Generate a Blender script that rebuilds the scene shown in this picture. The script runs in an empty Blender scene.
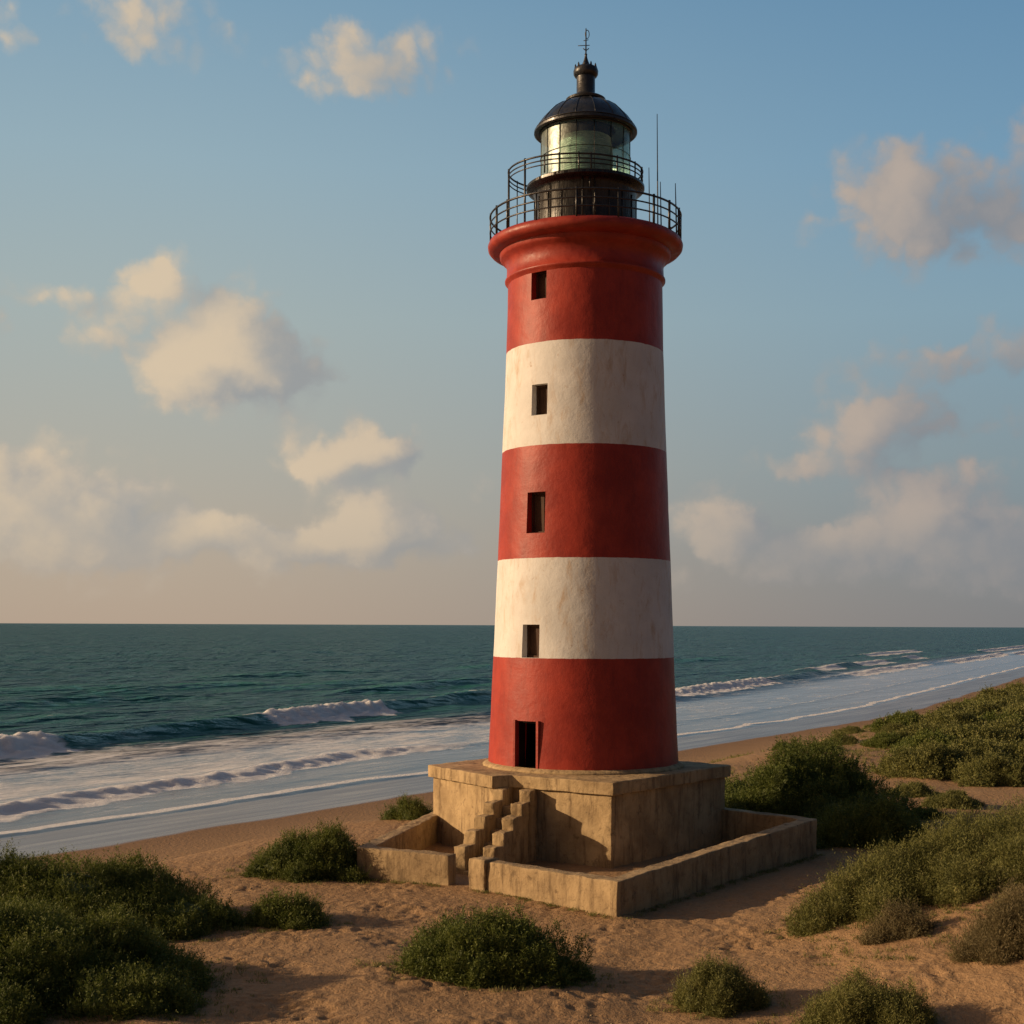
import bpy, bmesh, math, random
import numpy as np
from mathutils import Vector, Matrix

R_ = math.radians
scene = bpy.context.scene
col = scene.collection

# ------------------------------------------------------------------ camera, sky, sun, exposure
F = 1350.0; CAM_H = 8.6; ROLL = 0.0042
cam_d = bpy.data.cameras.new("camera"); cam = bpy.data.objects.new("camera", cam_d); col.objects.link(cam)
cam_d.sensor_width = 36; cam_d.lens = F / 1024 * 36
cam_d.shift_y = (625 - 512) / 1024
cam_d.clip_start = 0.1; cam_d.clip_end = 120000
cam.location = (0, 0, CAM_H); cam.rotation_euler = (R_(90), 0, 0)
cam.rotation_euler = (Matrix.Rotation(R_(90), 4, 'X') @ Matrix.Rotation(ROLL, 4, 'Z')).to_euler()
scene.camera = cam

SUN_EL = R_(17.0)
SUN_XY = Vector((-0.997, -0.06)).normalized()
sd = bpy.data.lights.new("sun", 'SUN'); sun = bpy.data.objects.new("sun", sd); col.objects.link(sun)
sd.energy = 4.8; sd.angle = R_(0.8); sd.color = (1.0, 0.70, 0.42)
sun_dir = Vector((SUN_XY.x * math.cos(SUN_EL), SUN_XY.y * math.cos(SUN_EL), math.sin(SUN_EL)))
sun.rotation_euler = sun_dir.to_track_quat('Z', 'Y').to_euler()
sun.location = sun_dir * 200

scene.view_settings.view_transform = 'Standard'
scene.view_settings.look = 'None'
scene.view_settings.exposure = 0.0
scene.view_settings.gamma = 1.0


def lin(r, g, b):
    f = lambda c: (c / 255 / 12.92) if c / 255 <= 0.04045 else ((c / 255 + 0.055) / 1.055) ** 2.4
    return (f(r), f(g), f(b), 1.0)


class NT:
    """small helper for building node trees"""
    def __init__(s, tree): s.t = tree; s.n = tree.nodes; s.l = tree.links
    def new(s, typ, **kw):
        n = s.n.new(typ)
        for k, v in kw.items(): setattr(n, k, v)
        return n
    def put(s, sock, v):
        if v is None: return
        if hasattr(v, 'is_linked') or isinstance(v, bpy.types.NodeSocket): s.l.new(v, sock)
        else: sock.default_value = v
    def math(s, op, a, b=None, c=None, clamp=False):
        n = s.new('ShaderNodeMath', operation=op); n.use_clamp = clamp
        s.put(n.inputs[0], a); s.put(n.inputs[1], b)
        if c is not None: s.put(n.inputs[2], c)
        return n.outputs[0]
    def vec(s, op, a, b=None, scale=None):
        n = s.new('ShaderNodeVectorMath', operation=op)
        s.put(n.inputs[0], a)
        if b is not None: s.put(n.inputs[1], b)
        if scale is not None: s.put(n.inputs['Scale'], scale)
        return n.outputs['Value'] if op in ('DOT_PRODUCT', 'LENGTH', 'DISTANCE') else n.outputs[0]
    def mix(s, f, a, b, blend='MIX'):
        n = s.new('ShaderNodeMix', data_type='RGBA', blend_type=blend)
        s.put(n.inputs[0], f); s.put(n.inputs[6], a); s.put(n.inputs[7], b)
        return n.outputs[2]
    def noise(s, v, scale, detail=4, rough=0.5, dist=0.0):
        n = s.new('ShaderNodeTexNoise'); s.put(n.inputs['Vector'], v)
        n.inputs['Scale'].default_value = scale; n.inputs['Detail'].default_value = detail
        n.inputs['Roughness'].default_value = rough; n.inputs['Distortion'].default_value = dist
        return n.outputs[0]
    def noise_c(s, v, scale, detail=4, rough=0.5):
        n = s.new('ShaderNodeTexNoise'); s.put(n.inputs['Vector'], v)
        n.inputs['Scale'].default_value = scale; n.inputs['Detail'].default_value = detail
        n.inputs['Roughness'].default_value = rough
        return n.outputs[1]
    def smooth(s, v, a, b, to0=0.0, to1=1.0):
        n = s.new('ShaderNodeMapRange', interpolation_type='SMOOTHSTEP')
        s.put(n.inputs[0], v); s.put(n.inputs[1], a); s.put(n.inputs[2], b)
        n.inputs[3].default_value = to0; n.inputs[4].default_value = to1
        return n.outputs[0]
    def ramp(s, v, stops, interp='LINEAR'):
        n = s.new('ShaderNodeValToRGB'); s.put(n.inputs[0], v)
        cr = n.color_ramp; cr.interpolation = interp
        while len(cr.elements) < len(stops): cr.elements.new(0.5)
        for e, (p, c) in zip(cr.elements, stops): e.position = p; e.color = c
        return n.outputs[0]
    def mapping(s, v, scale=(1, 1, 1), rot=(0, 0, 0), loc=(0, 0, 0)):
        n = s.new('ShaderNodeMapping'); s.put(n.inputs[0], v)
        n.inputs['Scale'].default_value = scale; n.inputs['Rotation'].default_value = rot; n.inputs['Location'].default_value = loc
        return n.outputs[0]
    def bump(s, h, strength, dist, normal=None):
        n = s.new('ShaderNodeBump'); s.put(n.inputs['Height'], h)
        n.inputs['Strength'].default_value = strength; n.inputs['Distance'].default_value = dist
        if normal is not None: s.put(n.inputs['Normal'], normal)
        return n.outputs[0]


# ---- world
# each cloud: azimuth/elevation placed through the bearing it stands on, half widths in degrees, weight
def bearing(u, v):
    x = (u - 512) / F; z = (625 - v) / F
    return math.atan(x), math.atan(z / math.sqrt(1 + x * x))

CLOUDS = [  # u, v, half width, half height, weight
    (226, 378, 74, 30, 1.4), (234, 330, 44, 38, 1.35), (276, 384, 26, 20, .5), (178, 385, 30, 18, .45),
    (158, 274, 26, 21, 1.05), (122, 312, 46, 20, .62), (48, 291, 22, 9, .6), (78, 340, 34, 12, .45),
    (354, 458, 58, 22, 1.25), (392, 452, 36, 17, .7), (305, 468, 26, 11, .5),
    (340, 62, 48, 34, .85), (430, 52, 50, 24, .45), (135, 22, 85, 32, .62), (0, 20, 26, 24, .5), (375, 95, 30, 16, .35),
    (378, 518, 48, 28, 1.1), (345, 540, 50, 16, .7), (450, 545, 80, 18, .6),
    (20, 495, 80, 34, 1.1), (85, 520, 60, 22, .7), (130, 550, 170, 20, .75), (215, 530, 50, 18, .8), (290, 548, 60, 16, .5),
    (480, 488, 26, 14, .45), (145, 486, 26, 8, .4),
    (900, 204, 72, 44, 1.25), (1020, 140, 36, 46, .6), (965, 225, 70, 28, .35), (1060, 220, 60, 40, .5),
    (835, 452, 50, 26, .9), (885, 408, 50, 32, .9), (920, 358, 70, 22, .42), (985, 358, 60, 18, .45), (812, 356, 40, 14, .3),
    (995, 424, 34, 14, .5), (955, 476, 60, 12, .5), (760, 470, 30, 12, .35),
    (712, 522, 42, 22, 1.05), (765, 552, 70, 24, .7), (908, 508, 40, 18, .95), (965, 530, 75, 30, .85), (845, 540, 60, 20, .6),
    (650, 480, 30, 10, .3), (657, 112, 22, 14, .25), (1040, 560, 90, 30, .7), (700, 580, 120, 14, .35), (120, 590, 200, 14, .3),
    (-120, 300, 90, 60, .9), (-160, 480, 150, 50, 1.0), (1200, 320, 100, 60, .8), (1180, 520, 120, 40, .9),
]
world = bpy.data.worlds.new("World"); scene.world = world; world.use_nodes = True
world.node_tree.nodes.clear()
W = NT(world.node_tree)

grp = bpy.data.node_groups.new("cloud_density", 'ShaderNodeTree')
grp.interface.new_socket("P", in_out='INPUT', socket_type='NodeSocketVector')
grp.interface.new_socket("D", in_out='OUTPUT', socket_type='NodeSocketFloat')
grp.interface.new_socket("B", in_out='OUTPUT', socket_type='NodeSocketFloat')
grp.interface.new_socket("R", in_out='OUTPUT', socket_type='NodeSocketFloat')
G = NT(grp)
gi = G.new('NodeGroupInput'); go = G.new('NodeGroupOutput')
P0 = gi.outputs[0]
w1 = G.vec('SCALE', G.vec('SUBTRACT', G.noise_c(P0, 9.0, 3, .55), (.5, .5, .5)), scale=0.034)
w2 = G.vec('SCALE', G.vec('SUBTRACT', G.noise_c(P0, 30.0, 4, .60), (.5, .5, .5)), scale=0.026)
Pw = G.vec('ADD', G.vec('ADD', P0, w1), w2)
acc = None
for (u, v, su, sv, wt) in CLOUDS:
    a, e = bearing(u, v)
    d = G.vec('SUBTRACT', Pw, (a, e, 0))
    d = G.vec('MULTIPLY', d, (F / su * .90, F / sv * .90, 0))
    q = G.vec('DOT_PRODUCT', d, d)
    g = G.math('MULTIPLY', G.math('EXPONENT', G.math('MULTIPLY', q, -0.9)), wt)
    acc = g if acc is None else G.math('ADD', acc, g)
fb = G.math('SUBTRACT', G.noise(Pw, 46.0, 5, .60), .5)
fb2 = G.math('SUBTRACT', G.noise(P0, 13.0, 2, .5), .5)
def puff(scale, sm):
    n = G.new('ShaderNodeTexVoronoi', feature='SMOOTH_F1'); G.put(n.inputs['Vector'], Pw)
    n.inputs['Scale'].default_value = scale; n.inputs['Smoothness'].default_value = sm
    return G.math('SUBTRACT', .50, n.outputs['Distance'])
G.l.new(acc, go.inputs[1])
p1 = puff(30.0, .35)
rel = G.math('ADD', G.math('MULTIPLY', fb, .55), G.math('ADD', G.math('MULTIPLY', p1, .85), G.math('MULTIPLY', puff(72.0, .3), .45)))
G.l.new(rel, go.inputs[2])
gate = G.math('MULTIPLY', acc, 2.2, clamp=True)
acc = G.math('ADD', acc, G.math('MULTIPLY', G.math('ADD', rel, G.math('MULTIPLY', fb2, .40)), gate))
G.l.new(acc, go.inputs[0])

tc = W.new('ShaderNodeTexCoord')
sp = W.new('ShaderNodeSeparateXYZ'); W.l.new(tc.outputs['Generated'], sp.inputs[0])
X, Y, Z = sp.outputs
az = W.math('ARCTAN2', X, Y); el = W.math('ARCSINE', Z)
cmb = W.new('ShaderNodeCombineXYZ'); W.l.new(az, cmb.inputs[0]); W.l.new(el, cmb.inputs[1])
PP = cmb.outputs[0]
def dens(p):
    n = W.new('ShaderNodeGroup'); n.node_tree = grp; W.l.new(p, n.inputs[0]); return n.outputs
D0, B0, R0 = dens(PP)
B1 = dens(W.vec('ADD', PP, (-0.030, 0.007, 0)))[1]
alpha = W.smooth(D0, .25, 1.0)
# light reaches the side of the cloud that faces the sun: less cloud in that direction = brighter
lit = W.smooth(W.math('ADD', W.math('SUBTRACT', B0, B1), W.math('MULTIPLY', R0, .55)), -0.80, 0.85)

sunf = W.math('ADD', W.math('MULTIPLY', X, SUN_XY.x), W.math('MULTIPLY', Y, SUN_XY.y))
mfac = W.smooth(sunf, -0.56, 0.26)
elr = W.math('MULTIPLY', el, 1 / R_(30), clamp=True)
warm = W.ramp(elr, [(0.0, lin(184, 164, 145)), (0.08, lin(184, 168, 150)), (0.22, lin(178, 174, 162)), (0.42, lin(168, 180, 178)), (0.62, lin(152, 177, 188)), (0.86, lin(124, 160, 184)), (1.0, lin(102, 142, 174))])
cool = W.ramp(elr, [(0.0, lin(124, 126, 130)), (0.08, lin(122, 130, 137)), (0.22, lin(128, 147, 156)), (0.42, lin(128, 160, 178)), (0.62, lin(112, 153, 182)), (0.86, lin(92, 136, 172)), (1.0, lin(80, 124, 162))])
grad = W.mix(mfac, cool, warm)
high = W.smooth(el, R_(26), R_(60))
grad = W.mix(high, grad, lin(56, 84, 118))
# unseen half of the sky dimmed by hand to cut the fill light
dim_half = W.smooth(W.math('ADD', Y, W.math('MULTIPLY', X, -.35)), -0.25, 0.62)
grad = W.mix(dim_half, lin(53, 66, 84), grad)
# towards the sun the air glows
glow = W.smooth(W.vec('DOT_PRODUCT', tc.outputs['Generated'], tuple(sun_dir)), 0.55, 1.0)
grad = W.mix(glow, grad, (.95, .55, .28, 1))
sky = W.new('ShaderNodeTexSky', sky_type='NISHITA')
sky.sun_disc = False; sky.sun_elevation = SUN_EL; sky.sun_rotation = math.atan2(SUN_XY.x, SUN_XY.y)
sky.air_density = 1.0; sky.dust_density = 1.0; sky.ozone_density = 1.0
nish = W.vec('SCALE', sky.outputs[0], scale=0.07)
base = W.mix(0.92, nish, grad)
clit = W.mix(mfac, lin(172, 158, 150), lin(218, 197, 168))
cshd = W.mix(mfac, lin(116, 126, 138), lin(156, 158, 158))
ccol = W.mix(lit, cshd, clit)
low = W.smooth(el, 0.0, R_(6.5), 0.30, .92)
fin = W.mix(W.math('MULTIPLY', W.math('MULTIPLY', alpha, low), dim_half), base, ccol)
below = W.smooth(el, R_(-3), R_(-0.2))
fin = W.mix(below, lin(60, 50, 40), fin)
bg = W.new('ShaderNodeBackground'); W.l.new(fin, bg.inputs[0]); bg.inputs[1].default_value = 1.0
wo = W.new('ShaderNodeOutputWorld'); W.l.new(bg.outputs[0], wo.inputs[0])

# ------------------------------------------------------------------ numpy noise
def _hash(ix, iy, seed):
    h = (ix.astype(np.int64) * 374761393 + iy.astype(np.int64) * 668265263 + seed * 974711) & 0xffffffff
    h = ((h ^ (h >> 13)) * 1274126177) & 0xffffffff
    h = (h ^ (h >> 16)) & 0xffffffff
    return h / 4294967295.0
def vnoise(x, y, seed=0):
    x = np.asarray(x, float); y = np.asarray(y, float)
    ix = np.floor(x); iy = np.floor(y); fx = x - ix; fy = y - iy
    ux = fx * fx * fx * (fx * (fx * 6 - 15) + 10); uy = fy * fy * fy * (fy * (fy * 6 - 15) + 10)
    out = 0
    for dx in (0, 1):
        for dy in (0, 1):
            a = _hash(ix + dx, iy + dy, seed) * 2 * np.pi
            g = np.cos(a) * (fx - dx) + np.sin(a) * (fy - dy)
            out = out + g * (ux if dx else 1 - ux) * (uy if dy else 1 - uy)
    return out * 1.5
def fbm(x, y, seed=0, oct=4, gain=.5):
    s = 0; a = 1
    for i in range(oct):
        s = s + a * vnoise(np.asarray(x) * 2 ** i + 17.3 * i, np.asarray(y) * 2 ** i - 9.1 * i, seed + i); a *= gain
    return s
def sst(x, a, b):
    t = np.clip((np.asarray(x, float) - a) / (b - a), 0, 1); return t * t * (3 - 2 * t)

# ------------------------------------------------------------------ coast frame: t along the shore, q out to sea
CT = (math.cos(R_(56)), math.sin(R_(56))); CQ = (-CT[1], CT[0])
def bend(t): return 0.135 * np.logaddexp(0, (np.asarray(t, float) - 190) / 12) * 12
def to_qt(x, y):
    t = CT[0] * x + CT[1] * y; q = CQ[0] * x + CQ[1] * y
    return q - bend(t), t
def from_qt(q, t):
    qq = q + bend(t); return CT[0] * t + CQ[0] * qq, CT[1] * t + CQ[1] * qq
SEA = -4.0

def terrain_z(x, y, detail=True):
    x = np.asarray(x, float); y = np.asarray(y, float)
    q, t = to_qt(x, y)
    qe = q + 1.6 * vnoise(t / 11, t * 0 + .5, 5) + .6 * vnoise(t / 3.0, q / 3.0, 6)
    qe = np.where(q > 44, q + (qe - q) * (1 - sst(q, 44, 54)), qe)
    z = np.interp(qe, [-60, 36, 39, 42, 46, 52, 60.5, 68.0, 69.3, 90, 140], [0, 0, -.3, -1.2, -2.7, -3.35, -3.7, -3.97, -4.10, -5.0, -9.0])
    land = 1 - sst(q, 34, 44)
    # broad dunes
    near = np.exp(-((x - 3) ** 2 + (y - 50) ** 2) / (11.0 ** 2))
    z = z + land * (1 - near) * (.28 * vnoise(x / 6.5, y / 6.5, 11) + .10 * vnoise(x / 2.2, y / 2.2, 12))
    # right foreground dune
    r = np.interp(x, [6.0, 8, 11, 14, 18, 26, 60], [0, .12, .95, 1.75, 2.5, 3.0, 2.0])
    z = z + r * np.exp(-((y - 34.5) / 7.5) ** 2)
    # left foreground mound
    z = z + .35 * np.exp(-((x + 13) / 5) ** 2 - ((y - 34) / 7) ** 2)
    # vegetated dunes running along the beach on the right
    z = z + .75 * sst(t, 75, 105) * (1 - sst(q, 24, 38)) * np.clip(.4 + vnoise(x / 17, y / 17, 21) * 1.1, 0, 1.2)
    if detail:
        m = land * (1 - .8 * np.exp(-((x - 3) ** 2 + (y - 52) ** 2) / 64))
        patch = sst(vnoise(x / 2.6, y / 2.6, 31), -.20, .40)
        z = z + m * (.050 * vnoise(x / .36, y / .30, 32) + .026 * vnoise(x / .20, y / .19, 33)) * (.35 + .9 * patch)
        z = z + m * .035 * vnoise(x / .95, y / .8, 34)
        # footprints: small pits
        f = vnoise(x / .42, y / .36, 35)
        z = z - m * .06 * sst(f, .30, .60) * patch
    return z
def tz(x, y): return float(terrain_z(np.array([x]), np.array([y]), False)[0])
def unproject(u, v, z):
    du = u - 512; dv = v - 625; a = du + ROLL * dv; b = dv - ROLL * du
    y = F * (CAM_H - z) / b
    return a * y / F, y

# ------------------------------------------------------------------ materials
def new_mat(name):
    m = bpy.data.materials.new(name); m.use_nodes = True; m.node_tree.nodes.clear()
    n = NT(m.node_tree); out = n.new('ShaderNodeOutputMaterial')
    p = n.new('ShaderNodeBsdfPrincipled'); n.l.new(p.outputs[0], out.inputs[0])
    return m, n, p, out
def geo_pos(n): return n.new('ShaderNodeNewGeometry').outputs['Position']
def obj_co(n): return n.new('ShaderNodeTexCoord').outputs['Object']

def mat_sand():
    m, n, p, out = new_mat('sand')
    P = geo_pos(n)
    s = n.new('ShaderNodeSeparateXYZ'); n.l.new(P, s.inputs[0])
    t = n.math('ADD', n.math('MULTIPLY', s.outputs[0], CT[0]), n.math('MULTIPLY', s.outputs[1], CT[1]))
    q = n.math('ADD', n.math('MULTIPLY', s.outputs[0], CQ[0]), n.math('MULTIPLY', s.outputs[1], CQ[1]))
    b = n.math('MULTIPLY', n.math('MAXIMUM', n.math('SUBTRACT', t, 190.0), 0.0), .135)
    q = n.math('SUBTRACT', q, b)
    wob = n.math('MULTIPLY', n.math('SUBTRACT', n.noise(P, .09, 3), .5), 3.0)
    qw = n.math('ADD', q, wob)
    wet = n.smooth(qw, 59.8, 60.9)
    damp = n.smooth(qw, 52.0, 60.5)
    c1 = n.noise(P, .35, 6, .6); c2 = n.noise(P, 7.0, 5, .7); c3 = n.noise(P, 60, 3, .7)
    dry = n.mix(c1, (.275, .173, .087, 1), (.41, .270, .148, 1))
    dry = n.mix(n.smooth(c2, .35, .75, 0, .55), dry, (.20, .112, .055, 1))
    dry = n.mix(n.smooth(c3, .52, .75, 0, .45), dry, (.48, .30, .16, 1))
    dry = n.mix(n.math('MULTIPLY', damp, .65), dry, (.19, .115, .065, 1))
    ws = n.noise(n.mapping(P, rot=(0, 0, R_(-56)), scale=(1, 1, 1)), .5, 2)
    wstr = n.noise(n.mapping(n.mapping(P, rot=(0, 0, R_(-56))), scale=(.06, 1, 1)), .9, 5, .65)
    colr = n.mix(wet, dry, n.mix(wstr, (.085, .074, .080, 1), (.150, .132, .140, 1)))
    n.l.new(colr, p.inputs['Base Color'])
    n.l.new(n.math('MULTIPLY', n.smooth(wet, 0, 1, .92, .34), n.math('SUBTRACT', 1.0, n.math('MULTIPLY', wet, n.smooth(wstr, .35, .7, 0, .45)))), p.inputs['Roughness'])
    n.l.new(n.smooth(wet, 0, 1, .15, .9), p.inputs['Specular IOR Level'])
    dryb = n.math('SUBTRACT', 1.0, n.math('MULTIPLY', wet, .97))
    h = n.math('ADD', n.math('MULTIPLY', n.noise(P, 4.5, 5, .6), .11), n.math('MULTIPLY', n.noise(P, 22, 4, .65), .026))
    h = n.math('MULTIPLY', h, dryb)
    n.l.new(n.bump(h, 1.0, 1.0), p.inputs['Normal'])
    return m

def mat_sea():
    m, n, p, out = new_mat('sea_water')
    P = geo_pos(n)
    at = n.new('ShaderNodeAttribute', attribute_name='foam'); foam = at.outputs['Fac']
    sh = n.new('ShaderNodeAttribute', attribute_name='shallow').outputs['Fac']
    Pr = n.mapping(P, rot=(0, 0, R_(-56)))           # x along the shore
    Ps = n.mapping(Pr, scale=(.35, 1.0, 1.0))
    hgt = n.new('ShaderNodeAttribute', attribute_name='lift').outputs['Fac']
    deep = n.mix(n.noise(Ps, .05, 3), (.012, .060, .066, 1), (.022, .086, .092, 1))
    deep = n.mix(hgt, deep, (.022, .135, .096, 1))  # greener base colour imitates light passing through raised wave faces
    base = n.mix(sh, deep, (.115, .132, .142, 1))
    h1 = n.noise(n.mapping(Pr, scale=(.45, 1, 1)), .55, 4, .65)
    h2 = n.noise(n.mapping(Pr, scale=(.6, 1, 1)), 2.2, 4, .6)
    h3 = n.noise(n.mapping(Pr, scale=(.35, 1, 1)), .10, 4, .6)
    h = n.math('ADD', n.math('MULTIPLY', h1, .85), n.math('ADD', n.math('MULTIPLY', h2, .16), n.math('ADD', n.math('MULTIPLY', h3, 3.6), n.math('MULTIPLY', n.noise(n.mapping(Pr, scale=(.25, 1, 1)), .028, 5, .7), 14.0))))
    h = n.math('MULTIPLY', h, n.smooth(sh, 0, 1, 1, .09))
    nb = n.bump(h, 1.0, 1.0)
    n.n.remove(p)
    df = n.new('ShaderNodeBsdfDiffuse'); n.l.new(base, df.inputs[0]); n.l.new(nb, df.inputs['Normal'])
    gl = n.new('ShaderNodeBsdfGlossy'); n.l.new(n.mix(sh, (.80, .94, 1, 1), (.92, .94, .98, 1)), gl.inputs['Color']); n.l.new(nb, gl.inputs['Normal'])
    n.l.new(n.smooth(sh, 0, 1, .16, .20), gl.inputs['Roughness'])
    fz = n.new('ShaderNodeFresnel'); fz.inputs[0].default_value = 1.333; n.l.new(nb, fz.inputs['Normal'])
    # a rough sea never mirrors as strongly as a flat one seen edge on
    ff0 = n.math('MULTIPLY', fz.outputs[0], n.smooth(sh, 0, 1, .46, .85))
    pm = n.new('ShaderNodeMixShader'); n.l.new(ff0, pm.inputs[0]); n.l.new(df.outputs[0], pm.inputs[1]); n.l.new(gl.outputs[0], pm.inputs[2])
    # foam
    fn = n.math('ADD', n.math('MULTIPLY', n.noise(n.mapping(Pr, scale=(.30, 1, 1)), 1.1, 7, .72, .6), .6),
                n.math('MULTIPLY', n.noise(n.mapping(Pr, scale=(.45, 1, 1)), .25, 4, .6), .4))
    f = n.math('ADD', foam, n.math('MULTIPLY', n.math('SUBTRACT', fn, .5), 2.0))
    ff = n.smooth(f, .44, .92)
    fd = n.new('ShaderNodeBsdfPrincipled')
    fd.inputs['Base Color'].default_value = (.94, .94, .92, 1); fd.inputs['Roughness'].default_value = .9
    fd.inputs['Subsurface Weight'].default_value = .9; fd.inputs['Subsurface Radius'].default_value = (1, 1, 1); fd.inputs['Subsurface Scale'].default_value = .55; fd.inputs['Specular IOR Level'].default_value = .1
    tf = n.new('ShaderNodeBsdfTranslucent'); tf.inputs[0].default_value = (.88, .88, .86, 1)
    fm = n.new('ShaderNodeMixShader'); fm.inputs[0].default_value = .12; n.l.new(fd.outputs[0], fm.inputs[1]); n.l.new(tf.outputs[0], fm.inputs[2])
    hf = n.math('MULTIPLY', n.noise(P, 2.6, 6, .7), .34)
    n.l.new(n.bump(hf, 1.0, 1.0), fd.inputs['Normal'])
    mx = n.new('ShaderNodeMixShader'); n.l.new(n.math('MULTIPLY', ff, .94), mx.inputs[0])
    n.l.new(pm.outputs[0], mx.inputs[1]); n.l.new(fm.outputs[0], mx.inputs[2]); n.l.new(mx.outputs[0], out.inputs[0])
    return m

def mat_concrete(name, a, b, stain, sc=1.0):
    m, n, p, out = new_mat(name)
    P = geo_pos(n)
    c = n.mix(n.smooth(n.noise(P, .9 * sc, 6, .65), .3, .7), a, b)
    streak = n.noise(n.mapping(P, scale=(2.4, 2.4, .30)), 1.5, 6, .7)
    c = n.mix(n.smooth(streak, .47, .72, 0, .85), c, stain)
    blot = n.noise(P, 3.1, 7, .75, .4)
    c = n.mix(n.smooth(blot, .53, .68, 0, .65), c, stain)
    c = n.mix(n.smooth(n.noise(P, .55, 3, .6), .50, .68, 0, .40), c, stain)
    c = n.mix(n.smooth(n.noise(P, 14, 4, .7), .58, .80, 0, .45), c, (.62, .50, .34, 1))
    pit = n.noise(P, 22, 3, .6)
    c = n.mix(n.smooth(pit, .66, .72, 0, .6), c, (.10, .07, .045, 1))
    n.l.new(c, p.inputs['Base Color']); p.inputs['Roughness'].default_value = .92
    p.inputs['Specular IOR Level'].default_value = .2
    h = n.math('ADD', n.math('MULTIPLY', n.noise(P, 4.5, 6, .6), .05), n.math('MULTIPLY', n.noise(P, 30, 4, .6), .010))
    h = n.math('SUBTRACT', h, n.math('MULTIPLY', n.smooth(pit, .66, .72), .012))
    n.l.new(n.bump(h, .8, 1.0), p.inputs['Normal'])
    return m

BANDS = [7.35, 11.15, 15.45, 19.4]   # paint changes (m above ground)
def mat_tower():
    m, n, p, out = new_mat('banded_paint')
    P = geo_pos(n)
    s = n.new('ShaderNodeSeparateXYZ'); n.l.new(P, s.inputs[0])
    z = n.math('ADD', s.outputs[2], n.math('MULTIPLY', n.math('SUBTRACT', n.noise(P, 3.0, 4, .6), .5), .05))
    st = [n.smooth(z, b - .012, b + .012) for b in BANDS]
    w = n.math('ADD', n.math('SUBTRACT', st[0], st[1]), n.math('SUBTRACT', st[2], st[3]))
    red = n.mix(n.smooth(n.noise(P, .7, 6, .65), .3, .72), (.26, .026, .017, 1), (.39, .047, .027, 1))
    red = n.mix(n.smooth(n.noise(n.mapping(P, scale=(1.8, 1.8, .28)), 1.9, 7, .72), .47, .74, 0, .75), red, (.22, .026, .018, 1))
    red = n.mix(n.smooth(n.noise(P, 11, 5, .7), .60, .78, 0, .35), red, (.62, .14, .07, 1))
    whi = n.mix(n.smooth(n.noise(P, .6, 6, .65), .3, .75), (.60, .60, .585, 1), (.72, .72, .705, 1))
    whi = n.mix(n.smooth(n.noise(n.mapping(P, scale=(1.5, 1.5, .45)), 1.5, 8, .74, .5), .49, .72, 0, .70), whi, (.47, .34, .22, 1))
    whi = n.mix(n.smooth(n.noise(n.mapping(P, scale=(1.2, 1.2, .9)), 4.5, 7, .75, .8), .60, .70, 0, .65), whi, (.36, .22, .12, 1))
    whi = n.mix(n.smooth(n.noise(n.mapping(P, scale=(4, 4, .25)), 2.5, 5, .7), .55, .75, 0, .22), whi, (.50, .44, .36, 1))
    n.l.new(n.mix(w, red, whi), p.inputs['Base Color'])
    n.l.new(n.smooth(w, 0, 1, .50, .72), p.inputs['Roughness'])
    p.inputs['Specular IOR Level'].default_value = .30
    h = n.math('ADD', n.math('MULTIPLY', n.noise(P, 2.2, 5, .6), .10), n.math('MULTIPLY', n.noise(P, 16, 5, .65), .014))
    n.l.new(n.bump(h, .26, 1.0), p.inputs['Normal'])
    return m

def mat_simple(name, c1, c2, rough, metal=0.0, sc=3.0, bump=.01, spec=.5, stretch=(1, 1, 1)):
    m, n, p, out = new_mat(name)
    P = n.mapping(geo_pos(n), scale=stretch)
    n.l.new(n.mix(n.smooth(n.noise(P, sc, 6, .65), .3, .7), c1, c2), p.inputs['Base Color'])
    n.l.new(n.smooth(n.noise(P, sc * 2, 4), .3, .7, rough - .08, rough + .1), p.inputs['Roughness'])
    p.inputs['Metallic'].default_value = metal; p.inputs['Specular IOR Level'].default_value = spec
    n.l.new(n.bump(n.noise(P, sc * 3, 5, .6), .6, bump), p.inputs['Normal'])
    return m

def mat_glass():
    m, n, p, out = new_mat('lantern_glass')
    n.n.remove(p)
    P = geo_pos(n)
    gl = n.new('ShaderNodeBsdfGlossy'); gl.inputs['Color'].default_value = (.85, .95, .9, 1); gl.inputs['Roughness'].default_value = .42
    n.l.new(n.bump(n.noise(P, 1.6, 3), .5, .10), gl.inputs['Normal'])
    tr = n.new('ShaderNodeBsdfTransparent'); tr.inputs['Color'].default_value = (.78, .92, .85, 1)
    fr = n.new('ShaderNodeFresnel'); fr.inputs[0].default_value = 1.6
    f = n.math('ADD', n.math('MULTIPLY', fr.outputs[0], .70), .09, clamp=True)
    mx = n.new('ShaderNodeMixShader'); n.l.new(f, mx.inputs[0]); n.l.new(tr.outputs[0], mx.inputs[1]); n.l.new(gl.outputs[0], mx.inputs[2])
    n.l.new(mx.outputs[0], out.inputs[0]); return m

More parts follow.
